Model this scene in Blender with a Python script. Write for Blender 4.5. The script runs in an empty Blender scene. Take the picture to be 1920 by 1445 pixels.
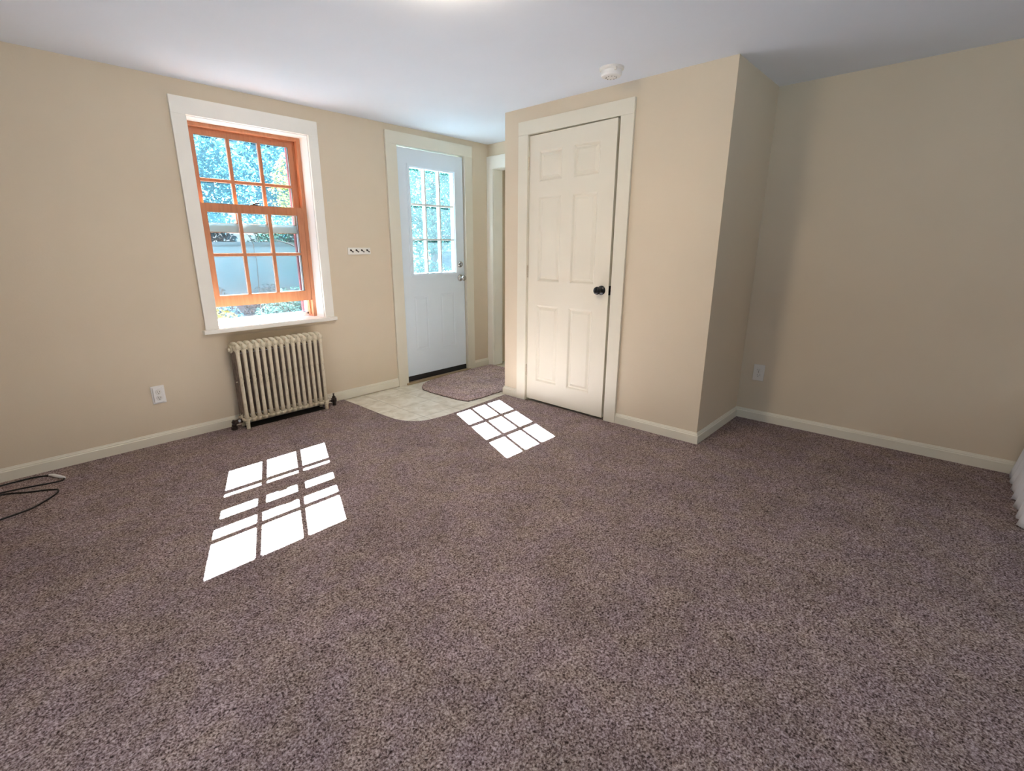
import bpy, bmesh, math, random
from mathutils import Vector, Matrix, noise as mnoise

scene = bpy.context.scene
COL = scene.collection
random.seed(7)

# ------------------------------------------------------------------ camera
FPX, PITCH, YAW, ROLL = 914.1, 0.2719, 0.8167, -0.0037
CX, CY = -29.95, -0.75
cam_d = bpy.data.cameras.new('camera')
cam = bpy.data.objects.new('camera', cam_d)
COL.objects.link(cam)
cam_d.sensor_fit = 'HORIZONTAL'
cam_d.sensor_width = 36.0
cam_d.lens = FPX * 36.0 / 1920.0
cam_d.shift_x = -CX / 1920.0
cam_d.shift_y = CY / 1920.0
cam_d.clip_start = 0.05
cam_d.clip_end = 200
_cp, _sp, _cy, _sy = math.cos(PITCH), math.sin(PITCH), math.cos(YAW), math.sin(YAW)
_F = Vector((_sy * _cp, _cy * _cp, -_sp)); _R = Vector((_cy, -_sy, 0)); _U = _R.cross(_F)
_R2 = math.cos(ROLL) * _R + math.sin(ROLL) * _U
_U2 = -math.sin(ROLL) * _R + math.cos(ROLL) * _U
cam.matrix_world = Matrix(((_R2.x, _U2.x, -_F.x, 0), (_R2.y, _U2.y, -_F.y, -3.6885), (_R2.z, _U2.z, -_F.z, 1.2333), (0, 0, 0, 1)))
scene.camera = cam

# ------------------------------------------------------------------ world, sun, exposure
vs = scene.view_settings
vs.view_transform = 'Standard'
vs.look = 'None'
vs.exposure = 0.12
vs.gamma = 1.0
vs.use_curve_mapping = False
scene.cycles.use_denoising = True
scene.cycles.max_bounces = 14
scene.cycles.diffuse_bounces = 8
scene.cycles.glossy_bounces = 4
scene.cycles.transparent_max_bounces = 16
scene.cycles.sample_clamp_indirect = 12
scene.cycles.caustics_reflective = False
scene.cycles.caustics_refractive = False

world = bpy.data.worlds.new('world')
scene.world = world
world.use_nodes = True
wn, wl = world.node_tree.nodes, world.node_tree.links
wn.clear()
w_out = wn.new('ShaderNodeOutputWorld')
w_bg = wn.new('ShaderNodeBackground')
w_tc = wn.new('ShaderNodeTexCoord')
w_sep = wn.new('ShaderNodeSeparateXYZ')
w_cr = wn.new('ShaderNodeValToRGB')
wl.new(w_tc.outputs['Generated'], w_sep.inputs[0])
wl.new(w_sep.outputs['Z'], w_cr.inputs[0])
SKY = [(0.0, (0.12, 0.29, 0.41)), (0.30, (0.18, 0.38, 0.53)), (0.55, (2.1, 2.6, 3.3)), (1.0, (2.0, 2.6, 3.5))]
w_cr.color_ramp.elements[0].position = 0.0
w_cr.color_ramp.elements[0].color = (*[c / 4 for c in SKY[0][1]], 1)
w_cr.color_ramp.elements[1].position = 1.0
w_cr.color_ramp.elements[1].color = (*[c / 4 for c in SKY[3][1]], 1)
for pos, c in SKY[1:3]:
    e = w_cr.color_ramp.elements.new(pos)
    e.color = (*[v / 4 for v in c], 1)
wl.new(w_cr.outputs[0], w_bg.inputs['Color'])
w_bg.inputs['Strength'].default_value = 7.0
wl.new(w_bg.outputs[0], w_out.inputs[0])

SUN_DIR = Vector((-0.415, -0.985, -1.0))
sun_d = bpy.data.lights.new('sun', 'SUN')
sun_d.energy = 345.0
sun_d.angle = math.radians(0.28)
sun_d.color = (0.84, 0.94, 1.0)
sun = bpy.data.objects.new('sun', sun_d)
COL.objects.link(sun)
sun.rotation_euler = SUN_DIR.to_track_quat('-Z', 'Y').to_euler()


def area(name, loc, direction, sx, sy, power, color):
    d = bpy.data.lights.new(name, 'AREA')
    d.shape = 'RECTANGLE'; d.size = sx; d.size_y = sy; d.energy = power; d.color = color
    o = bpy.data.objects.new(name, d); COL.objects.link(o)
    o.location = loc
    o.rotation_euler = Vector(direction).to_track_quat('-Z', 'Z').to_euler()
    return o


# unseen fill lamps, added outside invented wall openings out of view
area('rear_fill_light', (1.3, -6.35, 1.35), (0, 1, -0.05), 1.5, 1.25, 6.0, (1.0, 0.97, 0.90))
area('side_fill_light', (-1.35, -3.2, 1.35), (1, 0, -0.05), 1.1, 1.25, 7.0, (0.92, 0.96, 1.0))
# ------------------------------------------------------------------ materials
def new_mat(name):
    m = bpy.data.materials.new(name)
    m.use_nodes = True
    nt = m.node_tree
    return m, nt, nt.nodes['Principled BSDF']


def L(c):
    """sRGB 0-255 to linear"""
    return tuple(((v / 255) / 12.92 if v / 255 <= 0.04045 else ((v / 255 + 0.055) / 1.055) ** 2.4) for v in c)


def mat(name, rgb, rough=0.6, metal=0.0, bump=0.0, bscale=200.0, var=0.0, vscale=3.0, spec=0.5):
    m, nt, b = new_mat(name)
    b.inputs['Base Color'].default_value = (*rgb, 1)
    b.inputs['Roughness'].default_value = rough
    b.inputs['Metallic'].default_value = metal
    b.inputs['Specular IOR Level'].default_value = spec
    tc = nt.nodes.new('ShaderNodeTexCoord')
    if var > 0:
        n = nt.nodes.new('ShaderNodeTexNoise'); n.inputs['Scale'].default_value = vscale; n.inputs['Detail'].default_value = 6
        nt.links.new(tc.outputs['Object'], n.inputs['Vector'])
        r = nt.nodes.new('ShaderNodeValToRGB')
        r.color_ramp.elements[0].position = 0.3; r.color_ramp.elements[1].position = 0.7
        r.color_ramp.elements[0].color = (*[c * (1 - var) for c in rgb], 1)
        r.color_ramp.elements[1].color = (*[min(1, c * (1 + var)) for c in rgb], 1)
        nt.links.new(n.outputs['Fac'], r.inputs[0]); nt.links.new(r.outputs[0], b.inputs['Base Color'])
    if bump > 0:
        n = nt.nodes.new('ShaderNodeTexNoise'); n.inputs['Scale'].default_value = bscale; n.inputs['Detail'].default_value = 4
        nt.links.new(tc.outputs['Object'], n.inputs['Vector'])
        bm_ = nt.nodes.new('ShaderNodeBump'); bm_.inputs['Strength'].default_value = bump; bm_.inputs['Distance'].default_value = 0.004
        nt.links.new(n.outputs['Fac'], bm_.inputs['Height']); nt.links.new(bm_.outputs[0], b.inputs['Normal'])
    return m


WALL_RGB = (0.665, 0.570, 0.440)
M_wall = mat('wall_paint', WALL_RGB, 0.75, bump=0.10, bscale=90, var=0.02, vscale=2.0, spec=0.3)
M_ceil = mat('ceiling_paint', (0.80, 0.85, 0.94), 0.8, bump=0.06, bscale=60, var=0.01, spec=0.3)
M_trim = mat('cream_trim_paint', (0.74, 0.70, 0.59), 0.42, bump=0.05, bscale=40, var=0.02, vscale=5)
M_trimw = mat('white_window_casing_paint', (0.90, 0.88, 0.82), 0.45, bump=0.05, bscale=40, var=0.02, vscale=5)
M_cdoor = mat('cream_door_paint', (0.76, 0.715, 0.605), 0.42, bump=0.12, bscale=120, var=0.015, vscale=4)
M_edoor = mat('cool_white_door_paint', (0.77, 0.86, 0.94), 0.40, bump=0.05, bscale=120, var=0.015, vscale=4)
M_white = mat('white_enamel', (0.82, 0.83, 0.82), 0.4)
M_plate = mat('white_plastic', (0.80, 0.79, 0.78), 0.35)
M_cream_pl = mat('aged_plastic', (0.72, 0.70, 0.66), 0.4)
M_black = mat('black_metal', (0.012, 0.012, 0.014), 0.28, metal=0.6)
M_blk = mat('black_rubber', (0.012, 0.011, 0.012), 0.7)
M_nickel = mat('satin_nickel', (0.55, 0.54, 0.52), 0.22, metal=1.0)
M_hinge = mat('painted_hinge', (0.55, 0.48, 0.38), 0.35, metal=0.4)
M_iron = mat('dark_iron', (0.05, 0.035, 0.03), 0.55, metal=0.6, var=0.4, vscale=60)
M_chrome = mat('chrome', (0.7, 0.7, 0.7), 0.15, metal=1.0)
M_alu = mat('white_aluminium', (0.78, 0.82, 0.86), 0.35)
M_red = mat('barn_red_paint', (0.20, 0.03, 0.035), 0.6, var=0.15, vscale=12)
M_siding = mat('clapboard_outside', (0.45, 0.44, 0.42), 0.7)
M_thresh = mat('oak_threshold', (0.36, 0.27, 0.16), 0.5, var=0.2, vscale=25)
M_undershade = mat('under_radiator_shade', (0.018, 0.012, 0.009), 0.7, var=0.3, vscale=20)  # near-black colour that paints the shade below the radiator
M_gap = mat('dark_gap', (0.02, 0.018, 0.015), 0.9)
M_cloth = mat('white_cloth', (0.78, 0.80, 0.86), 0.85, bump=0.4, bscale=260)
M_matt = mat('mattress_ticking', (0.6, 0.6, 0.6), 0.8)
M_bedwood = mat('bed_wood', (0.16, 0.09, 0.05), 0.5, var=0.2, vscale=20)
M_slot = mat('outlet_slot', (0.03, 0.03, 0.03), 0.8)
M_cord = mat('black_cord_vinyl', (0.008, 0.006, 0.006), 0.5)
M_bind = mat('dark_mat_binding', (0.07, 0.05, 0.045), 0.8)


def mat_radiator():
    m, nt, b = new_mat('chipped_cream_enamel')
    tc = nt.nodes.new('ShaderNodeTexCoord')
    n = nt.nodes.new('ShaderNodeTexNoise'); n.inputs['Scale'].default_value = 34; n.inputs['Detail'].default_value = 8; n.inputs['Roughness'].default_value = 0.7
    nt.links.new(tc.outputs['Object'], n.inputs['Vector'])
    r = nt.nodes.new('ShaderNodeValToRGB'); cr = r.color_ramp
    cr.elements[0].position = 0.28; cr.elements[0].color = (0.22, 0.16, 0.10, 1)
    cr.elements[1].position = 0.40; cr.elements[1].color = (0.60, 0.53, 0.39, 1)
    e = cr.elements.new(0.7); e.color = (0.70, 0.63, 0.49, 1)
    nt.links.new(n.outputs['Fac'], r.inputs[0]); nt.links.new(r.outputs[0], b.inputs['Base Color'])
    b.inputs['Roughness'].default_value = 0.42
    bp = nt.nodes.new('ShaderNodeBump'); bp.inputs['Strength'].default_value = 0.25; bp.inputs['Distance'].default_value = 0.003
    nt.links.new(n.outputs['Fac'], bp.inputs['Height']); nt.links.new(bp.outputs[0], b.inputs['Normal'])
    return m


M_rad = mat_radiator()
M_radrear = mat('shaded_rear_enamel', (0.20, 0.150, 0.115), 0.75, var=0.3, vscale=30)  # darker copy for the rear columns, painting the shade between the tubes


def mat_wood():
    m, nt, b = new_mat('orange_stained_pine')
    tc = nt.nodes.new('ShaderNodeTexCoord')
    mp = nt.nodes.new('ShaderNodeMapping'); mp.inputs['Scale'].default_value = (30, 30, 3)
    nt.links.new(tc.outputs['Object'], mp.inputs[0])
    n = nt.nodes.new('ShaderNodeTexNoise'); n.inputs['Scale'].default_value = 2.2; n.inputs['Detail'].default_value = 7
    nt.links.new(mp.outputs[0], n.inputs['Vector'])
    r = nt.nodes.new('ShaderNodeValToRGB'); cr = r.color_ramp
    cr.elements[0].position = 0.30; cr.elements[0].color = (0.37, 0.132, 0.057, 1)
    cr.elements[1].position = 0.72; cr.elements[1].color = (0.47, 0.185, 0.086, 1)
    nt.links.new(n.outputs['Fac'], r.inputs[0]); nt.links.new(r.outputs[0], b.inputs['Base Color'])
    b.inputs['Roughness'].default_value = 0.38
    return m


M_wood = mat_wood()


def mat_carpet(name='mauve_taupe_carpet', gain=1.0):
    m, nt, b = new_mat(name)
    N, K = nt.nodes, nt.links
    tc = N.new('ShaderNodeTexCoord')

    def noise(scale, detail, rough, dist=0.0, off=0.0):
        mp = N.new('ShaderNodeMapping'); mp.inputs['Location'].default_value = (off, off * 1.7, off * 0.3)
        K.new(tc.outputs['Object'], mp.inputs[0])
        n = N.new('ShaderNodeTexNoise'); n.inputs['Scale'].default_value = scale; n.inputs['Detail'].default_value = detail
        n.inputs['Roughness'].default_value = rough; n.inputs['Distortion'].default_value = dist
        K.new(mp.outputs[0], n.inputs['Vector']); return n.outputs['Fac']

    def ramp(src, stops):
        r = N.new('ShaderNodeValToRGB'); cr = r.color_ramp
        cr.elements[0].position, cr.elements[0].color = stops[0][0], (*stops[0][1], 1)
        cr.elements[1].position, cr.elements[1].color = stops[-1][0], (*stops[-1][1], 1)
        for p_, c_ in stops[1:-1]:
            e = cr.elements.new(p_); e.color = (*c_, 1)
        K.new(src, r.inputs[0]); return r.outputs[0]

    def mult(a, b_):
        q = N.new('ShaderNodeMix'); q.data_type = 'RGBA'; q.blend_type = 'MULTIPLY'; q.inputs['Factor'].default_value = 1.0
        K.new(a, q.inputs['A']); K.new(b_, q.inputs['B']); return q.outputs['Result']
    fine = noise(150, 3, 0.6, 0.5)
    mid = noise(48, 4, 0.7, 0.8, 5.0)
    add = N.new('ShaderNodeMath'); add.operation = 'MULTIPLY_ADD'; add.inputs[1].default_value = 0.68
    K.new(fine, add.inputs[0])
    sc_ = N.new('ShaderNodeMath'); sc_.operation = 'MULTIPLY'; sc_.inputs[1].default_value = 0.32
    K.new(mid, sc_.inputs[0]); K.new(sc_.outputs[0], add.inputs[2])
    yarn = ramp(add.outputs[0], [(0.37, (0.038 * gain, 0.026 * gain, 0.023 * gain)), (0.455, (0.18 * gain, 0.131 * gain, 0.121 * gain)),
                                 (0.53, (0.35 * gain, 0.281 * gain, 0.266 * gain)), (0.64, (0.60 * gain, 0.515 * gain, 0.500 * gain))])  # yarn speckle; the dark stops also paint shade into the crevices of the pile
    trod = ramp(noise(3.4, 6, 0.62, 0.7, 2.0), [(0.33, (0.74, 0.73, 0.74)), (0.66, (1.0, 0.99, 1.0))])
    tint = ramp(noise(9, 3, 0.5, 0.3, 9.0), [(0.35, (1.0, 0.97, 0.90)), (0.65, (0.97, 0.93, 1.0))])
    K.new(mult(mult(yarn, trod), tint), b.inputs['Base Color'])
    b.inputs['Roughness'].default_value = 0.95
    b.inputs['Specular IOR Level'].default_value = 0.1
    bp = N.new('ShaderNodeBump'); bp.inputs['Strength'].default_value = 1.0; bp.inputs['Distance'].default_value = 0.012
    K.new(add.outputs[0], bp.inputs['Height']); K.new(bp.outputs[0], b.inputs['Normal'])
    return m


M_carpet = mat_carpet(gain=1.12)
M_matpile = mat_carpet('lighter_pink_brown_carpet', 1.95)


def mat_tile():
    m, nt, b = new_mat('marbled_vinyl_tile')
    N, K = nt.nodes, nt.links
    tc = N.new('ShaderNodeTexCoord')
    mp = N.new('ShaderNodeMapping'); mp.inputs['Location'].default_value = (-2.21 / 0.305, 0.235 / 0.305, 0)
    mp.inputs['Scale'].default_value = (1 / 0.305, 1 / 0.305, 1)
    K.new(tc.outputs['Object'], mp.inputs[0])
    br = N.new('ShaderNodeTexBrick'); br.offset = 0.0; br.squash = 1.0
    br.inputs['Scale'].default_value = 1.0; br.inputs['Mortar Size'].default_value = 0.012
    br.inputs['Brick Width'].default_value = 1.0; br.inputs['Row Height'].default_value = 1.0
    K.new(mp.outputs[0], br.inputs['Vector'])
    n = N.new('ShaderNodeTexNoise'); n.inputs['Scale'].default_value = 9; n.inputs['Detail'].default_value = 8; n.inputs['Distortion'].default_value = 1.2
    K.new(tc.outputs['Object'], n.inputs['Vector'])
    r = N.new('ShaderNodeValToRGB'); cr = r.color_ramp
    cr.elements[0].position = 0.33; cr.elements[0].color = (0.62, 0.57, 0.46, 1)
    cr.elements[1].position = 0.60; cr.elements[1].color = (0.80, 0.77, 0.68, 1)
    K.new(n.outputs['Fac'], r.inputs[0])
    mx = N.new('ShaderNodeMix'); mx.data_type = 'RGBA'; mx.inputs['B'].default_value = (0.50, 0.46, 0.38, 1)
    K.new(r.outputs[0], mx.inputs['A']); K.new(br.outputs['Fac'], mx.inputs['Factor'])
    K.new(mx.outputs['Result'], b.inputs['Base Color'])
    b.inputs['Roughness'].default_value = 0.30
    return m


M_tile = mat_tile()


def mat_glass(name, tint, veil, film):
    """clear pane with an added bluish film that imitates glare by scattering sunlight"""
    m = bpy.data.materials.new(name); m.use_nodes = True
    nt = m.node_tree; N, K = nt.nodes, nt.links; N.clear()
    o = N.new('ShaderNodeOutputMaterial'); mx = N.new('ShaderNodeMixShader'); md_ = N.new('ShaderNodeMixShader')
    t = N.new('ShaderNodeBsdfTransparent'); t.inputs[0].default_value = (*tint, 1)
    g = N.new('ShaderNodeBsdfGlossy'); g.inputs['Roughness'].default_value = 0.02
    d = N.new('ShaderNodeBsdfTranslucent'); d.inputs[0].default_value = (*film, 1)
    lw = N.new('ShaderNodeLayerWeight'); lw.inputs['Blend'].default_value = 0.5
    pw = N.new('ShaderNodeMath'); pw.operation = 'POWER'; pw.inputs[1].default_value = 5.0
    K.new(lw.outputs['Facing'], pw.inputs[0])
    ma = N.new('ShaderNodeMath'); ma.operation = 'MULTIPLY_ADD'; ma.inputs[1].default_value = 0.8; ma.inputs[2].default_value = 0.025
    K.new(pw.outputs[0], ma.inputs[0])
    tc = N.new('ShaderNodeTexCoord'); n = N.new('ShaderNodeTexNoise'); n.inputs['Scale'].default_value = 14; n.inputs['Detail'].default_value = 8; n.inputs['Roughness'].default_value = 0.65
    K.new(tc.outputs['Object'], n.inputs['Vector'])
    mr = N.new('ShaderNodeMapRange'); mr.inputs['From Min'].default_value = 0.3; mr.inputs['From Max'].default_value = 0.7
    mr.inputs['To Min'].default_value = veil * 0.7; mr.inputs['To Max'].default_value = veil * 1.3
    K.new(n.outputs['Fac'], mr.inputs['Value']); K.new(mr.outputs[0], md_.inputs[0])
    K.new(t.outputs[0], md_.inputs[1]); K.new(d.outputs[0], md_.inputs[2])
    K.new(ma.outputs[0], mx.inputs[0]); K.new(md_.outputs[0], mx.inputs[1]); K.new(g.outputs[0], mx.inputs[2])
    K.new(mx.outputs[0], o.inputs[0])
    return m


M_glass = mat_glass('window_glass', (0.90, 0.95, 0.95), 0.0032, (0.40, 0.80, 1.0))
M_dglass = mat_glass('door_glass', (0.93, 0.98, 0.98), 0.0045, (0.60, 0.88, 1.0))


def mat_screen():
    m = bpy.data.materials.new('insect_screen_mesh'); m.use_nodes = True
    nt = m.node_tree; N, K = nt.nodes, nt.links; N.clear()
    o = N.new('ShaderNodeOutputMaterial'); mx = N.new('ShaderNodeMixShader'); mx.inputs[0].default_value = 0.32
    t = N.new('ShaderNodeBsdfTransparent'); d = N.new('ShaderNodeBsdfDiffuse'); d.inputs[0].default_value = (0.10, 0.11, 0.12, 1)
    K.new(t.outputs[0], mx.inputs[1]); K.new(d.outputs[0], mx.inputs[2]); K.new(mx.outputs[0], o.inputs[0])
    return m


M_screen = mat_screen()


def mat_leaf(name, c1, c2, trans=0.5):
    m = bpy.data.materials.new(name); m.use_nodes = True
    nt = m.node_tree; N, K = nt.nodes, nt.links; N.clear()
    o = N.new('ShaderNodeOutputMaterial'); mx = N.new('ShaderNodeMixShader'); mx.inputs[0].default_value = trans
    d = N.new('ShaderNodeBsdfDiffuse'); t = N.new('ShaderNodeBsdfTranslucent')
    tc = N.new('ShaderNodeTexCoord'); n = N.new('ShaderNodeTexNoise'); n.inputs['Scale'].default_value = 3.5; n.inputs['Detail'].default_value = 4
    r = N.new('ShaderNodeValToRGB'); r.color_ramp.elements[0].position = 0.35; r.color_ramp.elements[1].position = 0.65
    r.color_ramp.elements[0].color = (*c1, 1); r.color_ramp.elements[1].color = (*c2, 1)
    K.new(tc.outputs['Object'], n.inputs['Vector']); K.new(n.outputs['Fac'], r.inputs[0])
    K.new(r.outputs[0], d.inputs[0]); K.new(r.outputs[0], t.inputs[0])
    K.new(d.outputs[0], mx.inputs[1]); K.new(t.outputs[0], mx.inputs[2]); K.new(mx.outputs[0], o.inputs[0])
    return m


M_leaf_blue = mat_leaf('blue_green_leaves', (0.016, 0.062, 0.085), (0.048, 0.14, 0.18), 0.4)
M_leaf_green = mat_leaf('green_leaves', (0.03, 0.10, 0.09), (0.08, 0.19, 0.16), 0.4)
M_leaf_yel = mat_leaf('yellow_green_leaves', (0.10, 0.12, 0.02), (0.22, 0.20, 0.03), 0.5)
M_bark = mat('grey_bark', (0.06, 0.05, 0.05), 0.9, var=0.3, vscale=20)
M_ground = mat('leafy_ground', (0.035, 0.045, 0.05), 0.95, var=0.4, vscale=9, bump=0.5, bscale=20)
M_pale = mat('pale_blue_grey_render', (0.13, 0.22, 0.29), 0.8, var=0.12, vscale=1.3)
M_stone = mat('mauve_grey_stone', (0.05, 0.055, 0.075), 0.9, var=0.4, vscale=14, bump=0.4, bscale=30)

# ------------------------------------------------------------------ mesh helpers
def tag(o, label=None, cat=None, group=None, kind=None):
    if label: o['label'] = label
    if cat: o['category'] = cat
    if group: o['group'] = group
    if kind: o['kind'] = kind
    return o


def empty(name, loc=(0, 0, 0), **kw):
    o = bpy.data.objects.new(name, None); COL.objects.link(o)
    o.location = loc; o.empty_display_size = 0.1
    return tag(o, **kw)


def link(name, bm, m, parent=None, smooth=False, bevel=0.0, **kw):
    me = bpy.data.meshes.new(name)
    bmesh.ops.recalc_face_normals(bm, faces=bm.faces)
    bm.to_mesh(me); bm.free()
    me.materials.append(m)
    if smooth:
        for p in me.polygons: p.use_smooth = True
    o = bpy.data.objects.new(name, me); COL.objects.link(o)
    if parent is not None:
        o.parent = parent
        o.matrix_parent_inverse = Matrix.Translation(parent.location).inverted() if parent.parent is None else Matrix.Identity(4)
        if parent.parent is not None:
            # world position is built into the mesh; parents above carry only a translation
            root = parent
            off = Vector((0, 0, 0))
            while root is not None:
                off += root.location if root.parent is None else Vector((0, 0, 0))
                root = root.parent
            o.matrix_parent_inverse = Matrix.Identity(4)
    if bevel > 0:
        md = o.modifiers.new('bevel', 'BEVEL'); md.width = bevel; md.segments = 2; md.limit_method = 'ANGLE'; md.angle_limit = math.radians(40)
    return tag(o, **kw)


def box(bm, x0, x1, y0, y1, z0, z1):
    v = [bm.verts.new(c) for c in ((x0, y0, z0), (x1, y0, z0), (x1, y1, z0), (x0, y1, z0), (x0, y0, z1), (x1, y0, z1), (x1, y1, z1), (x0, y1, z1))]
    for f in ((0, 3, 2, 1), (4, 5, 6, 7), (0, 1, 5, 4), (1, 2, 6, 5), (2, 3, 7, 6), (3, 0, 4, 7)):
        bm.faces.new([v[i] for i in f])


def boxes(name, lst, m, parent=None, bevel=0.0, **kw):
    bm = bmesh.new()
    for b in lst: box(bm, *b)
    return link(name, bm, m, parent, bevel=bevel, **kw)


def holed(bm, us, vs, holes, d0, d1, f):
    """slab in u,v with rectangular holes, between depths d0 and d1; f maps (u,v,d) to a point"""
    us = sorted(set([round(u, 5) for u in us] + [round(h[i], 5) for h in holes for i in (0, 1)]))
    vv = sorted(set([round(v, 5) for v in vs] + [round(h[i], 5) for h in holes for i in (2, 3)]))
    def solid(i, j):
        if i < 0 or j < 0 or i >= len(us) - 1 or j >= len(vv) - 1: return False
        cu, cv = (us[i] + us[i + 1]) / 2, (vv[j] + vv[j + 1]) / 2
        return not any(h[0] < cu < h[1] and h[2] < cv < h[3] for h in holes)
    cache = {}
    def V(i, j, d):
        k = (i, j, d)
        if k not in cache: cache[k] = bm.verts.new(f(us[i], vv[j], d))
        return cache[k]
    for i in range(len(us) - 1):
        for j in range(len(vv) - 1):
            if not solid(i, j): continue
            for d in (d0, d1):
                bm.faces.new([V(i, j, d), V(i + 1, j, d), V(i + 1, j + 1, d), V(i, j + 1, d)])
            for di, dj, a, b_ in ((-1, 0, (i, j), (i, j + 1)), (1, 0, (i + 1, j), (i + 1, j + 1)), (0, -1, (i, j), (i + 1, j)), (0, 1, (i, j + 1), (i + 1, j + 1))):
                if not solid(i + di, j + dj):
                    bm.faces.new([V(*a, d0), V(*b_, d0), V(*b_, d1), V(*a, d1)])


def rings(bm, rect, prof, f):
    """moulded panel: nested rectangles (inset, depth); last one is filled"""
    u0, u1, v0, v1 = rect
    prev = None
    for ins, d in prof:
        r = [bm.verts.new(f(u, v, d)) for u, v in ((u0 + ins, v0 + ins), (u1 - ins, v0 + ins), (u1 - ins, v1 - ins), (u0 + ins, v1 - ins))]
        if prev:
            for k in range(4):
                bm.faces.new([prev[k], prev[(k + 1) % 4], r[(k + 1) % 4], r[k]])
        prev = r
    bm.faces.new(prev)


def lathe(bm, prof, origin, axis, seg=24, caps=True):
    """prof: list of (distance along axis, radius)"""
    a = Vector(axis).normalized()
    t = Vector((0, 0, 1)) if abs(a.z) < 0.9 else Vector((1, 0, 0))
    e1 = a.cross(t).normalized(); e2 = a.cross(e1)
    O = Vector(origin); prev = None; first = None
    for d, r in prof:
        ring = [bm.verts.new(O + a * d + (e1 * math.cos(2 * math.pi * k / seg) + e2 * math.sin(2 * math.pi * k / seg)) * max(r, 1e-4)) for k in range(seg)]
        if prev:
            for k in range(seg):
                bm.faces.new([prev[k], prev[(k + 1) % seg], ring[(k + 1) % seg], ring[k]])
        else: first = ring
        prev = ring
    if caps:
        bm.faces.new(first); bm.faces.new(prev)


def tube(bm, pts, r, seg=8, closed=False):
    pts = [Vector(p) for p in pts]; prev = None; n = len(pts); up = Vector((0, 0, 1))
    rings_ = []
    for i, p in enumerate(pts):
        d = (pts[min(i + 1, n - 1)] - pts[max(i - 1, 0)]).normalized()
        ref = up if abs(d.dot(up)) < 0.95 else Vector((1, 0, 0))
        e1 = d.cross(ref).normalized(); e2 = d.cross(e1)
        rr = r[i] if isinstance(r, (list, tuple)) else r
        rings_.append([bm.verts.new(p + (e1 * math.cos(2 * math.pi * k / seg) + e2 * math.sin(2 * math.pi * k / seg)) * rr) for k in range(seg)])
    for a, b_ in zip(rings_, rings_[1:]):
        for k in range(seg): bm.faces.new([a[k], a[(k + 1) % seg], b_[(k + 1) % seg], b_[k]])
    bm.faces.new(rings_[0]); bm.faces.new(rings_[-1])


def smooth_path(pts, n=8):
    P = [Vector(p) for p in pts]; out = []
    for i in range(len(P) - 1):
        p0, p1, p2, p3 = P[max(i - 1, 0)], P[i], P[i + 1], P[min(i + 2, len(P) - 1)]
        for k in range(n):
            t = k / n
            out.append(0.5 * ((2 * p1) + (-p0 + p2) * t + (2 * p0 - 5 * p1 + 4 * p2 - p3) * t * t + (-p0 + 3 * p1 - 3 * p2 + p3) * t ** 3))
    out.append(P[-1]); return out


def prism(bm, pts, z0, z1):
    lo = [bm.verts.new((x, y, z0)) for x, y in pts]; hi = [bm.verts.new((x, y, z1)) for x, y in pts]
    bm.faces.new(lo); bm.faces.new(hi)
    n = len(pts)
    for i in range(n): bm.faces.new([lo[i], lo[(i + 1) % n], hi[(i + 1) % n], hi[i]])


# ------------------------------------------------------------------ key dimensions (metres)
HC = 2.233
XN, XR, XC = 3.817, 3.832, 3.0682
YA, YB = -0.9127, -2.602
XL, YR = -1.2, -6.2
WT = 0.16                 # thickness of the front wall
WIN = (1.1304, 1.918, 0.690, 2.0375)
DO = (2.703, 3.4741, 0.0, 2.078)     # entry door slab

# ------------------------------------------------------------------ room shell
# front wall (holds the window and the entry door)
bm = bmesh.new()
holed(bm, [XL - 0.16, 4.6], [-0.02, 2.33], [WIN, (DO[0] - 0.03, DO[1] + 0.03, -0.05, DO[3] + 0.03)], 0.0, WT, lambda u, v, d: (u, d, v))
wall_front = link('wall_front', bm, M_wall, None, label='beige painted wall holding the window and the white entry door', cat='wall', kind='structure')


def soot_and_shade(m):
    """brown heat stain above the radiator, plus shade there painted into the same tone"""
    m = m.copy(); m.name = 'wall_paint_with_stain_and_shade'
    nt = m.node_tree; N, K = nt.nodes, nt.links
    b = N['Principled BSDF']
    src = b.inputs['Base Color'].links[0].from_socket
    tc = N.new('ShaderNodeTexCoord'); sp = N.new('ShaderNodeSeparateXYZ'); K.new(tc.outputs['Object'], sp.inputs[0])
    def ss(out, a, b_):
        mr = N.new('ShaderNodeMapRange'); mr.interpolation_type = 'SMOOTHSTEP'
        mr.inputs['From Min'].default_value = a; mr.inputs['From Max'].default_value = b_
        K.new(out, mr.inputs['Value']); return mr.outputs[0]
    def mul(a, b_):
        q = N.new('ShaderNodeMath'); q.operation = 'MULTIPLY'; K.new(a, q.inputs[0]); K.new(b_, q.inputs[1]); return q.outputs[0]
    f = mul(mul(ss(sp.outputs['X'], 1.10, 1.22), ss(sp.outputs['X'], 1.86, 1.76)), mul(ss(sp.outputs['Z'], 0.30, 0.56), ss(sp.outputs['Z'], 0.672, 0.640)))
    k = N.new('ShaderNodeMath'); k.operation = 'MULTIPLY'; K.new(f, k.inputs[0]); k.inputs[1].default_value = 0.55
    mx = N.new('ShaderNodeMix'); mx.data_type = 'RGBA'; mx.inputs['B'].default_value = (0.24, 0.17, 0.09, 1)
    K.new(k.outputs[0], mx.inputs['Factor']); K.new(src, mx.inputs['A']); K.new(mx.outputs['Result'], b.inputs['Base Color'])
    return m


wall_front.data.materials[0] = soot_and_shade(M_wall)

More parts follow.
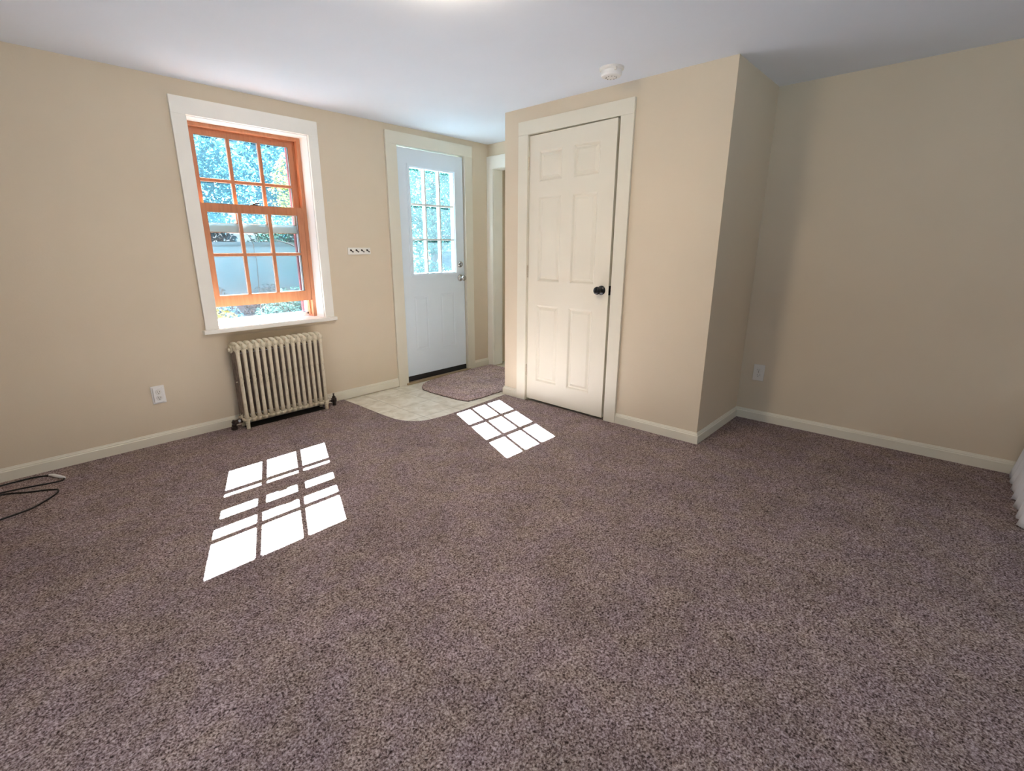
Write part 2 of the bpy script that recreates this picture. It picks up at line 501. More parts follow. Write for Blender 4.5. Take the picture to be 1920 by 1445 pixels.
# right-hand wall: one plane behind the entry (with the doorway) and beyond the closet
NICHE = (-0.84, -0.084, 0.0, 2.0)
bm = bmesh.new()
holed(bm, [-1.6, 0.0], [-0.02, 2.33], [(NICHE[0], NICHE[1], -0.05, NICHE[3])], XN, XN + 0.115, lambda u, v, d: (d, u, v))
link('wall_entry', bm, M_wall, None, label='beige wall beside the entry door, pierced by the hall doorway', cat='wall', kind='structure')
boxes('wall_right', [(XR, XR + 0.12, YR - 0.16, -1.6, -0.02, 2.33)], M_wall, label='beige wall of the dim alcove, with a low outlet', cat='wall', kind='structure')
# closet bump-out
bm = bmesh.new()
holed(bm, [YB, YA], [-0.02, HC], [(-1.919, -1.1565, -0.05, 2.045)], XC, XC + 0.10, lambda u, v, d: (d, u, v))
box(bm, XC + 0.10, XR, YB, YB + 0.10, -0.02, HC)
box(bm, XC + 0.10, XN, YA - 0.10, YA, -0.02, HC)
link('wall_closet', bm, M_wall, None, label='beige boxed-out closet walls around the six-panel door', cat='wall', kind='structure')
# walls behind the camera, each with an opening added for its fill lamp
bm = bmesh.new()
holed(bm, [YR, 0.0], [-0.02, 2.33], [(-3.75, -2.65, 0.72, 1.98)], XL - 0.16, XL, lambda u, v, d: (d, u, v))
link('wall_left', bm, M_wall, None, label='beige side wall with an opening added for fill light, out of frame', cat='wall', kind='structure')
bm = bmesh.new()
holed(bm, [XL - 0.16, XR + 0.12], [-0.02, 2.33], [(0.55, 2.05, 0.72, 1.98)], YR - 0.16, YR, lambda u, v, d: (u, d, v))
link('wall_rear', bm, M_wall, None, label='beige rear wall with an opening added for fill light, behind the viewer', cat='wall', kind='structure')
boxes('ceiling', [(XL - 0.16, 4.6, YR - 0.16, WT, HC, HC + 0.1)], M_ceil, label='smooth white painted ceiling', cat='ceiling', kind='structure')
# hall seen through the doorway
boxes('wall_hall', [(4.12, 4.2, -1.6, 0.0, -0.02, HC), (XN + 0.115, 4.12, -1.62, -1.55, -0.02, HC)], M_wall, label='dim beige hall wall glimpsed through the doorway', cat='wall', kind='structure')
boxes('trim_1', [(4.10, 4.12, -1.55, -0.001, 0.83, 0.86)], M_trim, label='cream chair rail on the hall wall', cat='trim', kind='structure')
boxes('baseboard_hall', [(4.105, 4.12, -1.55, -0.001, 0.0, 0.075)], M_trim, label='cream baseboard of the hall', cat='baseboard', kind='structure')

# floor: vinyl tile slab in the entry, rest below the carpet
boxes('floor', [(XL - 0.16, 4.2, YR - 0.16, WT, -0.06, -0.008)], M_tile, label='pale marbled square tile floor inside the entry door', cat='floor', kind='structure')
EDGE = smooth_path([(2.010, 0, 0), (2.012, -0.27, 0), (2.009, -0.50, 0), (2.010, -0.647, 0), (2.023, -0.781, 0), (2.067, -0.871, 0), (2.14, -0.934, 0), (2.246, -0.958, 0), (2.359, -0.967, 0), (2.55, -0.962, 0), (2.80, -0.945, 0), (3.068, -0.925, 0)], 6)
bm = bmesh.new()
poly = [(XL, YR), (XR, YR), (XR, YB), (XC, YB), (XC, -0.925)] + [(v.x, v.y) for v in reversed(EDGE)] + [(1.79, 0.0), (1.79, -0.135), (1.178, -0.135), (1.178, 0.0), (XL, 0.0)]
prism(bm, poly, -0.008, 0.0)
link('carpet', bm, M_carpet, None, label='mauve-brown speckled wall-to-wall carpet with a curved edge at the tile', cat='carpet')

boxes('floor_shade_strip', [(1.178, 1.79, -0.135, 0.0, -0.0085, -0.006)], M_undershade, label='dark strip set into the carpet under the radiator, coloured as its shade', cat='floor', kind='structure')  # dark inset in place of the shade beneath the radiator

# ------------------------------------------------------------------ baseboards
def baseboard(name, runs, label):
    """runs: (p0, p1, n) with n pointing into the room"""
    bm = bmesh.new()
    prof = [(0, 0), (0.014, 0), (0.014, 0.054), (0.0095, 0.058), (0.0095, 0.063), (0.006, 0.069), (0.0045, 0.0745), (0, 0.0745)]
    for p0, p1, n, m0, m1 in runs:
        p0, p1, n = Vector(p0), Vector(p1), Vector(n)
        t = (p1 - p0).normalized()
        A, B = [], []
        for d, z in prof:   # m0 / m1 mitre the ends: +1 lengthens (outside corner), -1 shortens
            A.append(bm.verts.new((*(p0 + n * d - t * d * m0), z))); B.append(bm.verts.new((*(p1 + n * d + t * d * m1), z)))
        k = len(prof)
        for i in range(k): bm.faces.new([A[i], A[(i + 1) % k], B[(i + 1) % k], B[i]])
        bm.faces.new(A); bm.faces.new(B)
    return link(name, bm, M_trim, None, label=label, cat='baseboard', kind='structure')


baseboard('baseboard_front', [((XL, 0), (2.5864, 0), (0, -1), -1, 0)], 'cream baseboard running behind the radiator to the entry door')
baseboard('baseboard_entry', [((3.5791, 0), (XN - 0.02, 0), (0, -1), 0, 0)], 'short cream baseboard between entry door and hall doorway')
baseboard('baseboard_closet', [((XC, YA), (XC, -1.0642), (-1, 0), 1, 0), ((XN, YA), (XC, YA), (0, 1), 0, 1),
                               ((XC, -2.0121), (XC, YB), (-1, 0), 0, 1), ((XC, YB), (XR, YB), (0, -1), 1, -1)], 'cream baseboard wrapping the closet walls')
baseboard('baseboard_right', [((XR, YB), (XR, YR), (-1, 0), -1, -1)], 'cream baseboard of the dim alcove wall')

# ------------------------------------------------------------------ window 1
x0, x1, z0, z1 = WIN
win = empty('window_1', ((x0 + x1) / 2, 0, z0), label='orange-stained wooden double-hung window in a white casing, lower sash raised', cat='window', kind='structure')
boxes('casing', [(1.0465, x0, -0.02, 0, 0.712, z1), (x1, 1.9923, -0.02, 0, 0.712, z1), (1.0465, 1.9923, -0.021, 0, z1, 2.136)], M_trimw, win, bevel=0.0015)
boxes('stool', [(1.028, 2.006, -0.046, 0.0, 0.684, 0.712), (x0, x1, -0.0, 0.115, 0.690, 0.712)], M_trimw, win, bevel=0.004)
boxes('jamb_liner', [(x0, x0 + 0.004, 0.0, 0.115, 0.712, z1), (x1 - 0.004, x1, 0.0, 0.115, 0.712, z1), (x0, x1, 0.0, 0.115, z1 - 0.004, z1)], M_white, win)
fx0, fx1, fz1 = 1.158, 1.886, 2.010
boxes('jamb_frame', [(x0, fx0, 0.115, 0.20, 0.712, z1), (fx1, x1, 0.115, 0.20, 0.712, z1), (fx0, fx1, 0.115, 0.20, fz1, z1)], M_wood, win, bevel=0.002)
boxes('parting_bead', [(fx1 - 0.010, fx1, 0.149, 0.154, 0.73, fz1), (fx0, fx0 + 0.010, 0.149, 0.154, 0.73, fz1), (fx0, fx1, 0.149, 0.154, fz1 - 0.008, fz1)], M_wood, win)


def sash(name, ya, yb, zb, zt, gb, gt, mun, bottom_m=None):
    """a wooden sash: stiles and rails around a 3 x 2 grid of panes"""
    gx0, gx1 = 1.208, 1.836
    bm = bmesh.new()
    xs = [gx0 + (gx1 - gx0) * k / 3 for k in range(4)]
    hw, hh = 0.0105, 0.009
    holes = []
    for c in range(3):
        a = xs[c] + (hw if c else 0); b_ = xs[c + 1] - (hw if c < 2 else 0)
        holes.append((a, b_, gb, mun - hh)); holes.append((a, b_, mun + hh, gt))
    # frame with real thickness, muntins narrower in depth
    holed(bm, [fx0 + 0.003, fx1 - 0.003], [zb, zt], [(gx0, gx1, gb, gt)], ya, yb, lambda u, v, d: (u, d, v))
    holed(bm, [gx0 - 0.001, gx1 + 0.001], [gb - 0.001, gt + 0.001], holes, ya + 0.003, yb - 0.003, lambda u, v, d: (u, d, v))
    s = link(name, bm, M_wood, win)
    for h in holes:
        b2 = bmesh.new(); ym = (ya + yb) / 2 + 0.004
        box(b2, h[0] - 0.003, h[1] + 0.003, ym, ym + 0.0006, h[2] - 0.003, h[3] + 0.003)
        g = link('pane', b2, M_glass, s)
    # pale putty bead round each pane
    b2 = bmesh.new()
    for h in holes:
        e = 0.003
        holed(b2, [h[0], h[1]], [h[2], h[3]], [(h[0] + e, h[1] - e, h[2] + e, h[3] - e)], ya + 0.012, ya + 0.016, lambda u, v, d: (u, d, v))
    link('putty_bead', b2, M_alu, s)
    return s


lower = sash('lower_sash', 0.116, 0.148, 0.845, 1.541, 0.921, 1.485, 1.201)
upper = sash('upper_sash', 0.154, 0.186, 1.353, 2.008, 1.413, 1.968, 1.692)
# weatherstripped bottom rail of the upper sash, seen through the lower one
boxes('weatherstrip', [(fx0 + 0.004, fx1 - 0.004, 0.1495, 0.154, 1.400, 1.411), (fx0 + 0.004, fx1 - 0.004, 0.1495, 0.154, 1.386, 1.394), (fx0 + 0.004, fx1 - 0.004, 0.151, 0.154, 1.356, 1.411)], M_alu, upper)
# sash lock
bm = bmesh.new()
box(bm, 1.505, 1.555, 0.120, 0.145, 1.541, 1.546); lathe(bm, [(0, 0.010), (0.010, 0.010), (0.012, 0.006)], (1.53, 0.133, 1.546), (0, 0, 1), 14)
box(bm, 1.530, 1.568, 0.126, 0.136, 1.552, 1.558)
link('sash_lock', bm, M_iron, lower)
boxes('lock_keeper', [(1.502, 1.552, 0.1505, 0.153, 1.412, 1.424), (1.510, 1.544, 0.146, 0.1505, 1.412, 1.419)], M_cream_pl, upper)
# aluminium storm window with the screen in its lower half
boxes('storm_frame', [(x0, fx0 - 0.004, 0.20, 0.245, 0.712, 2.085), (fx1 - 0.012, 1.93, 0.20, 0.245, 0.712, 2.085), (x0, 1.93, 0.20, 0.245, 2.052, 2.085),
                      (fx0 - 0.004, fx1 - 0.012, 0.205, 0.240, 1.362, 1.412), (x0, 1.93, 0.19, 0.25, 0.712, 0.728), (fx0, fx1, 0.20, 0.206, 0.728, 0.742), (fx0, fx1, 0.218, 0.224, 0.728, 0.748)], M_alu, win)
boxes('storm_screen', [(fx0 - 0.004, fx1 - 0.012, 0.2095, 0.210, 0.742, 1.362)], M_screen, win)
boxes('exterior_sill', [(x0 - 0.06, x1 + 0.06, 0.115, 0.19, 0.66, 0.712), (x0 - 0.06, x1 + 0.06, 0.19, 0.30, 0.65, 0.705)], M_alu, win)
boxes('exterior_trim', [(fx1 - 0.020, 2.03, 0.2455, 0.275, 0.705, 2.10), (1.03, fx0 - 0.004, 0.2455, 0.275, 0.705, 2.10)], M_red, win)

# thin dry stem hanging just outside the middle panes
bm = bmesh.new()
tube(bm, smooth_path([(1.44, 0.262, 1.372), (1.488, 0.262, 1.356), (1.512, 0.262, 1.339), (1.531, 0.262, 1.304), (1.540, 0.262, 1.263), (1.540, 0.262, 1.216), (1.548, 0.262, 1.162), (1.546, 0.262, 1.084), (1.541, 0.262, 1.011), (1.536, 0.262, 0.932), (1.538, 0.268, 0.84), (1.54, 0.275, 0.704)], 4), 0.0028, 6)
link('vine', bm, M_bark, None, smooth=True, label='thin curved dry stem hanging outside the middle panes of the lower sash', cat='vine')

# ------------------------------------------------------------------ radiator
NX = 15
rx0, rx1 = 1.158, 1.806
pitch = (rx1 - rx0) / NX
rad = empty('radiator', ((rx0 + rx1) / 2, -0.095, 0), label='cream cast-iron column radiator standing under the window', cat='radiator')


def rad_section(leg):
    """one section: three thin columns joined by top and bottom headers; built at x = 0"""
    bm = bmesh.new()
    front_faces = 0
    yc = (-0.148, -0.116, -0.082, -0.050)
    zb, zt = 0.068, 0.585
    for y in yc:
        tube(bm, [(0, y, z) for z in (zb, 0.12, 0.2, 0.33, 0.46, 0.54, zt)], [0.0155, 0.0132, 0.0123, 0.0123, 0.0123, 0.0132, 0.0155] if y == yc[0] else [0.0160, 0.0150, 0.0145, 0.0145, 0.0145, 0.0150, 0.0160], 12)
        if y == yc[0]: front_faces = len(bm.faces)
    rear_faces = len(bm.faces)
    # rounded headers running front to back
    for zc, top in ((0.592, 1), (0.064, 0)):
        path = [(0, -0.160, zc - (0.018 if top else -0.012)), (0, -0.152, zc), (0, -0.125, zc + (0.010 if top else -0.004)), (0, -0.098, zc + (0.013 if top else -0.005)), (0, -0.071, zc + (0.010 if top else -0.004)), (0, -0.044, zc), (0, -0.036, zc - (0.018 if top else -0.012))]
        tube(bm, path, [0.010, 0.0165, 0.0185, 0.0185, 0.0185, 0.0165, 0.010], 12)
    for zc in (0.565, 0.09):
        tube(bm, [(0, -0.155, zc), (0, -0.041, zc)], 0.0140, 12)
    # side hubs where the sections join
    for zc in (0.572, 0.078):
        lathe(bm, [(-pitch / 2, 0.019), (pitch / 2, 0.019)], (0, -0.098, zc), (1, 0, 0), 14)
    box(bm, -pitch / 2, pitch / 2, -0.152, -0.044, 0.570, 0.602)
    box(bm, -pitch / 2, pitch / 2, -0.152, -0.044, 0.056, 0.078)
    # little spacer lugs at mid height
    box(bm, -pitch / 2 + 0.001, pitch / 2 - 0.001, -0.1, -0.094, 0.335, 0.343)
    if leg:
        for y in (-0.148, -0.050):
            tube(bm, [(0, y, 0.075), (0, y, 0.040), (0, y - 0.002, 0.018), (0, y - 0.003, 0.0)], [0.0165, 0.0150, 0.0125, 0.0135], 12)
    me = bpy.data.meshes.new('radiator_section')
    bmesh.ops.recalc_face_normals(bm, faces=bm.faces)
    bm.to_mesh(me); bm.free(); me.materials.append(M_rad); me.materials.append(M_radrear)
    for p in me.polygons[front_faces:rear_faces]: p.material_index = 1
    for p in me.polygons: p.use_smooth = True
    return me


sec_mid, sec_leg = rad_section(False), rad_section(True)
inv = Matrix.Translation(rad.location).inverted()
for i in range(NX):
    o = bpy.data.objects.new('section', sec_leg if i in (0, NX - 1) else sec_mid)
    COL.objects.link(o); o.parent = rad; o.matrix_parent_inverse = inv
    o.location = (rx0 + pitch * (i + 0.5), 0, 0)
for zc in (0.572, 0.085):
    bm = bmesh.new()
    tube(bm, [(rx0 + 0.006, -0.150, zc - 0.022 if zc > 0.3 else zc + 0.022), (rx1 - 0.006, -0.150, zc - 0.022 if zc > 0.3 else zc + 0.022)], 0.0022, 8)
    link('tie_rod', bm, M_chrome, rad)
for xe, s_ in ((rx0, -1), (rx1, 1)):
    bm = bmesh.new()
    lathe(bm, [(0, 0.024), (0.008, 0.024), (0.010, 0.013), (0.022, 0.013)], (xe, -0.098, 0.572), (s_, 0, 0), 8)
    link('end_plug', bm, M_rad, rad)
# supply valve (door side) and return elbow (other side)
bm = bmesh.new()
tube(bm, [(1.878, -0.098, 0.0), (1.878, -0.098, 0.030)], 0.014, 12)
lathe(bm, [(0, 0.012), (0.006, 0.021), (0.034, 0.021), (0.040, 0.013), (0.048, 0.014), (0.054, 0.008), (0.066, 0.004), (0.068, 0.0075), (0.074, 0.0075)], (1.878, -0.098, 0.026), (0, 0, 1), 14)
lathe(bm, [(0, 0.016), (0.014, 0.016)], (1.862, -0.098, 0.050), (-1, 0, 0), 6)
link('valve', bm, M_iron, rad)
bm = bmesh.new(); lathe(bm, [(0, 0.012), (0.012, 0.012), (0.014, 0.019), (0.028, 0.019), (0.030, 0.012), (0.044, 0.012)], (1.806, -0.098, 0.056), (1, 0, 0), 8)
link('union_nut', bm, M_chrome, rad)
bm = bmesh.new()
tube(bm, smooth_path([(1.103, -0.098, 0.0), (1.103, -0.098, 0.030), (1.107, -0.098, 0.046), (1.120, -0.098, 0.054), (1.160, -0.098, 0.056)], 4), 0.016, 12)
lathe(bm, [(0, 0.022), (0.020, 0.022)], (1.103, -0.098, 0.004), (0, 0, 1), 8)
lathe(bm, [(0, 0.014), (0.010, 0.014), (0.012, 0.008), (0.020, 0.008)], (1.103, -0.098, 0.052), (0, 0, 1), 8)
link('elbow', bm, M_iron, rad)
bm = bmesh.new(); lathe(bm, [(0, 0.020), (0.016, 0.020)], (1.130, -0.098, 0.056), (1, 0, 0), 8)
link('union_nut', bm, M_chrome, rad)

# ------------------------------------------------------------------ entry door
door1 = empty('door_1', ((DO[0] + DO[1]) / 2, 0, 0), label='cool white half-glass entry door with nine panes and a nickel knob', cat='door', kind='structure')
dx0, dx1 = DO[0] + 0.003, DO[1] - 0.003
GL = (2.835, 3.3434, 1.0186, 1.9239)
fm = lambda u, v, d: (u, d, v)
PAN = [(2.829, 2.990, 0.300, 0.808), (3.151, 3.330, 0.290, 0.815)]
bm = bmesh.new()
MO = (2.803, 3.375, 0.988, 1.955)
holed(bm, [dx0, dx1], [0.062, 2.074], [MO] + PAN, 0.006, 0.0065, fm)
for p_ in PAN: rings(bm, p_, [(0, 0.006), (0.006, 0.0105), (0.014, 0.0105), (0.028, 0.0065)], fm)
holed(bm, [dx0, dx1], [0.062, 2.074], [MO], 0.018, 0.048, fm)
slab = link('slab', bm, M_edoor, door1)
bm = bmesh.new()     # raised moulding round the glass
for (a, b_, d0, d1) in ((0.0, 0.010, -0.002, 0.050), (0.008, 0.022, -0.007, 0.052), (0.020, 0.0315, 0.000, 0.050)):
    holed(bm, [MO[0] + a, MO[1] - a], [MO[2] + a, MO[3] - a], [(MO[0] + b_, MO[1] - b_, MO[2] + b_, MO[3] - b_)], d0, d1, fm)
link('lite_moulding', bm, M_edoor, slab)
gx = [GL[0] + (GL[1] - GL[0]) * k / 3 for k in range(4)]; gz = [GL[2] + (GL[3] - GL[2]) * k / 3 for k in range(4)]
bm = bmesh.new(); holes = []
for c in range(3):
    for r in range(3):
        holes.append((gx[c] + (0.0078 if c else 0.0), gx[c + 1] - (0.0078 if c < 2 else 0.0), gz[r] + (0.0078 if r else 0.0), gz[r + 1] - (0.0078 if r < 2 else 0.0)))
holed(bm, [GL[0] - 0.001, GL[1] + 0.001], [GL[2] - 0.001, GL[3] + 0.001], holes, 0.006, 0.024, fm)
holed(bm, [GL[0] - 0.001, GL[1] + 0.001], [GL[2] - 0.001, GL[3] + 0.001], holes, 0.030, 0.044, fm)
link('grille', bm, M_white, slab)
boxes('pane', [(GL[0] - 0.004, GL[1] + 0.004, 0.0265, 0.0275, GL[2] - 0.004, GL[3] + 0.004)], M_dglass, slab)
boxes('sweep', [(dx0, dx1, 0.004, 0.046, 0.012, 0.060)], M_blk, slab)
boxes('threshold', [(DO[0] - 0.03, DO[1] + 0.03, -0.035, 0.16, -0.008, 0.010)], M_thresh, door1, bevel=0.003)
boxes('casing', [(2.5864, 2.697, -0.02, 0, -0.008, 2.084), (3.480, 3.5791, -0.02, 0, -0.008, 2.084), (2.5864, 3.5791, -0.021, 0, 2.084, 2.1815)], M_trim, door1, bevel=0.0015)
boxes('jamb', [(2.673, 2.697, 0.0, 0.16, 0.0, 2.084), (3.480, 3.504, 0.0, 0.16, 0.0, 2.084), (2.673, 3.504, 0.0, 0.16, 2.084, 2.108), (2.697, 2.712, 0.05, 0.065, 0.0, 2.084), (3.465, 3.480, 0.05, 0.065, 0.0, 2.084)], M_trim, door1)
for z in (1.867, 1.112, 0.372):
    bm = bmesh.new(); lathe(bm, [(0, 0.0065), (0.10, 0.0065)], (2.700, -0.004, z - 0.05), (0, 0, 1), 10); box(bm, 2.7035, 2.7065, -0.001, 0.006, z - 0.048, z + 0.048)
    link('hinge', bm, M_nickel, door1)
bm = bmesh.new()
lathe(bm, [(0, 0.033), (0.006, 0.033), (0.010, 0.028), (0.012, 0.014), (0.030, 0.013), (0.036, 0.020), (0.044, 0.026), (0.056, 0.028), (0.066, 0.024), (0.071, 0.012), (0.072, 0.004)], (3.411, 0.006, 0.957), (0, -1, 0), 28)
link('knob', bm, M_nickel, slab, smooth=True)
bm = bmesh.new()
lathe(bm, [(0, 0.030), (0.008, 0.030), (0.014, 0.024), (0.016, 0.010), (0.022, 0.010)], (3.413, 0.006, 1.089), (0, -1, 0), 24)
box(bm, 3.408, 3.418, -0.030, -0.014, 1.076, 1.102)
link('deadbolt', bm, M_nickel, slab)

# ------------------------------------------------------------------ closet door (six panels)
door2 = empty('door_2', (XC, -1.54, 0), label='cream six-panel closet door with a black knob', cat='door', kind='structure')
ys0, ys1 = -1.904, -1.1605
AJ = math.radians(2.0)      # the leaf stands a touch ajar, swung into the room on its hinges
def fc(u, v, d):
    w, t = ys1 - u, d + 0.001
    return (XC + 0.001 - w * math.sin(AJ) + t * math.cos(AJ), ys1 - w * math.cos(AJ) - t * math.sin(AJ), v)


cols = ((-1.780, -1.568), (-1.468, -1.253))
rows = ((1.715, 1.925), (0.989, 1.607), (0.182, 0.805))
pans = [(a, b_, c, d) for a, b_ in cols for c, d in rows]
bm = bmesh.new()
holed(bm, [ys0, ys1], [0.018, 2.036], pans, 0.0, 0.0005, fc)
for p_ in pans: rings(bm, p_, [(0, 0.0), (0.004, 0.002), (0.013, 0.0115), (0.021, 0.0115), (0.038, 0.0035)], fc)
holed(bm, [ys0, ys1], [0.018, 2.036], [], 0.013, 0.035, fc)
holed(bm, [ys0, ys1], [0.018, 2.036], [(ys0 + 0.004, ys1 - 0.004, 0.022, 2.032)], 0.0003, 0.0135, fc)
slab2 = link('slab', bm, M_cdoor, door2)
boxes('casing', [(XC - 0.02, XC, -1.1565, -1.0642, 0, 2.045), (XC - 0.02, XC, -2.0121, -1.919, 0, 2.045), (XC - 0.021, XC, -2.0121, -1.0642, 2.045, 2.137)], M_trim, door2, bevel=0.0015)
boxes('jamb', [(XC, XC + 0.1, -1.1575, -1.1565, 0, 2.045), (XC, XC + 0.1, -1.919, -1.9155, 0, 2.045), (XC, XC + 0.1, -1.919, -1.1565, 2.043, 2.045), (XC + 0.039, XC + 0.05, -1.917, -1.90, 0, 2.043), (XC + 0.039, XC + 0.05, -1.17, -1.1575, 0, 2.043), (XC + 0.039, XC + 0.05, -1.917, -1.1575, 2.02, 2.043)], M_trim, door2)
for z in (1.846, 1.060, 0.261):
    bm = bmesh.new()
    for k in range(5): lathe(bm, [(0, 0.0055), (0.0165, 0.0055)], (XC - 0.0055, -1.1590, z - 0.044 + k * 0.0178), (0, 0, 1), 10)
    lathe(bm, [(0, 0.003), (0.004, 0.005), (0.006, 0.002)], (XC - 0.0055, -1.1590, z + 0.0445), (0, 0, 1), 10)
    link('hinge', bm, M_hinge, door2)
bm = bmesh.new()
lathe(bm, [(0, 0.032), (0.005, 0.032), (0.009, 0.027), (0.011, 0.013), (0.030, 0.012), (0.036, 0.019), (0.044, 0.026), (0.056, 0.028), (0.064, 0.025), (0.069, 0.014), (0.070, 0.005)], fc(-1.848, 0.952, 0.0), (-math.cos(AJ), math.sin(AJ), 0), 28)
link('knob', bm, M_black, slab2, smooth=True)
bm = bmesh.new(); holed(bm, [ys0 - 0.0015, ys0 + 0.001], [0.920, 0.984], [], 0.002, 0.028, fc)
holed(bm, [ys0 - 0.009, ys0 - 0.001], [0.942, 0.962], [], 0.009, 0.021, fc)
link('latch', bm, M_black, slab2)

# ------------------------------------------------------------------ hall doorway (cased opening)
door3 = empty('door_3', (XN, -0.46, 0), label='cream cased doorway to the hall, no door leaf', cat='doorway', kind='structure')
boxes('casing', [(XN - 0.02, XN, -0.084, -0.002, -0.008, 1.999), (XN - 0.02, XN, -0.907, -0.84, -0.008, 1.999), (XN - 0.021, XN, -0.907, -0.002, 1.999, 2.118)], M_trimw, door3, bevel=0.0015)
boxes('jamb', [(XN, XN + 0.115, -0.086, -0.084, 0, 1.999), (XN, XN + 0.115, -0.84, -0.838, 0, 1.999), (XN, XN + 0.115, -0.84, -0.084, 1.997, 2.0), (XN + 0.115, XN + 0.127, -0.084, -0.02, 0, 2.05)], M_trimw, door3)

# ------------------------------------------------------------------ small fittings
def outlet(name, at, n_axis, w, h, raised, plate_m, label):
    """duplex outlet; at = centre on the wall; n_axis 'y' faces -y, 'x' faces -x"""
    f = (lambda u, v, d: (at[0] + u, at[1] - d, at[2] + v)) if n_axis == 'y' else (lambda u, v, d: (at[0] - d, at[1] - u, at[2] + v))
    r = empty(name, at, label=label, cat='outlet', group='wall outlets')
    def bx(bm, u0, u1, v0, v1, d0, d1):
        P = [f(u0, v0, d0), f(u1, v1, d1)]
        box(bm, min(P[0][0], P[1][0]), max(P[0][0], P[1][0]), min(P[0][1], P[1][1]), max(P[0][1], P[1][1]), min(P[0][2], P[1][2]), max(P[0][2], P[1][2]))
    bm = bmesh.new(); bx(bm, -w / 2, w / 2, -h / 2, h / 2, 0, 0.006)
    link('plate', bm, plate_m, r, bevel=0.003)
    base = 0.006
    if raised:
        bm = bmesh.new(); bx(bm, -w / 2 + 0.008, w / 2 - 0.008, -h / 2 + 0.008, h / 2 - 0.008, 0.006, 0.016)
        link('cover_box', bm, plate_m, r, bevel=0.004); base = 0.016
    for s in (1, -1):
        vc = s * 0.0195
        bm = bmesh.new()
        O = f(0, vc, base); A = (0, -1, 0) if n_axis == 'y' else (-1, 0, 0)
        lathe(bm, [(0, 0.0172), (0.002, 0.0172), (0.003, 0.0155)], O, A, 24)
        rec = link('receptacle', bm, M_cream_pl, r)
        bm = bmesh.new()
        bx(bm, -0.0075, -0.0052, vc - 0.001, vc + 0.0075, base + 0.0025, base + 0.0036)
        bx(bm, 0.0052, 0.0075, vc - 0.001, vc + 0.0065, base + 0.0025, base + 0.0036)
        lathe(bm, [(0, 0.0028), (0.0011, 0.0028)], f(0, vc - 0.0078, base + 0.0025), A, 10)
        link('slot', bm, M_slot, rec)
    bm = bmesh.new(); lathe(bm, [(0, 0.003), (0.0012, 0.0025)], f(0, 0, base), (0, -1, 0) if n_axis == 'y' else (-1, 0, 0), 10)
    link('screw', bm, M_nickel, r)
    return r


outlet('wall_outlet', (0.713, 0.0, 0.329), 'y', 0.076, 0.118, True, M_plate, 'bright white raised duplex outlet left of the radiator, above the baseboard')
outlet('wall_outlet', (XR, -2.7235, 0.3585), 'x', 0.074, 0.120, False, M_cream_pl, 'flat shaded duplex outlet on the dim alcove wall')

hk = empty('hook_rack', (2.2755, 0, 1.222), label='small cream board with four dark hooks between the window and entry door', cat='coat rack')
boxes('backboard', [(2.1705, 2.3805, -0.011, 0, 1.1945, 1.2495)], M_trimw, hk, bevel=0.002)
for k in range(4):
    xh = 2.199 + k * 0.0505
    bm = bmesh.new()
    tube(bm, smooth_path([(xh - 0.003, -0.011, 1.230), (xh - 0.001, -0.018, 1.226), (xh + 0.002, -0.026, 1.217), (xh + 0.003, -0.033, 1.214), (xh + 0.003, -0.037, 1.219)], 4), 0.0038, 8)
    lathe(bm, [(0, 0.008), (0.003, 0.007)], (xh - 0.003, -0.011, 1.229), (0, -1, 0), 12)
    link('hook', bm, M_iron, hk)

sd = empty('smoke_detector', (2.783, -1.996, HC), label='round white smoke detector on the ceiling before the closet', cat='smoke detector')
bm = bmesh.new(); lathe(bm, [(0, 0.070), (0.010, 0.068), (0.015, 0.062)], (2.783, -1.996, HC), (0, 0, -1), 40)
link('base', bm, M_cream_pl, sd)
bm = bmesh.new(); lathe(bm, [(0.013, 0.059), (0.036, 0.059), (0.044, 0.054), (0.047, 0.045), (0.049, 0.020), (0.049, 0.001)], (2.783, -1.996, HC), (0, 0, -1), 40)
link('cover', bm, M_plate, sd, smooth=False)
bm = bmesh.new()
for k in range(10):
    a = 2 * math.pi * k / 10
    c = Vector((2.783 + 0.030 * math.cos(a), -1.996 + 0.030 * math.sin(a), HC - 0.0492))
    lathe(bm, [(0, 0.003), (0.0012, 0.003)], c, (0, 0, -1), 8)
link('vent_hole', bm, M_slot, sd)
bm = bmesh.new(); box(bm, 2.738, 2.748, -2.052, -2.040, HC - 0.028, HC - 0.010)
link('latch', bm, M_cream_pl, sd)

# ceiling lamp just above the top of the picture
M_lampglass, nt, b = new_mat('lit_frosted_glass')
b.inputs['Base Color'].default_value = (0.9, 0.86, 0.78, 1); b.inputs['Emission Color'].default_value = (1.0, 0.83, 0.62, 1); b.inputs['Emission Strength'].default_value = 165.0
cl = empty('ceiling_lamp', (1.42, -2.10, HC), label='round frosted ceiling lamp just out of frame', cat='lamp')
bm = bmesh.new(); lathe(bm, [(0, 0.125), (0.012, 0.125), (0.014, 0.118)], (1.42, -2.10, HC), (0, 0, -1), 36)
link('base', bm, M_nickel, cl)
bm = bmesh.new(); lathe(bm, [(0.013, 0.104), (0.028, 0.100), (0.042, 0.085), (0.050, 0.045), (0.052, 0.005)], (1.42, -2.10, HC), (0, 0, -1), 36)
link('lamp_shade', bm, M_lampglass, cl, smooth=True)

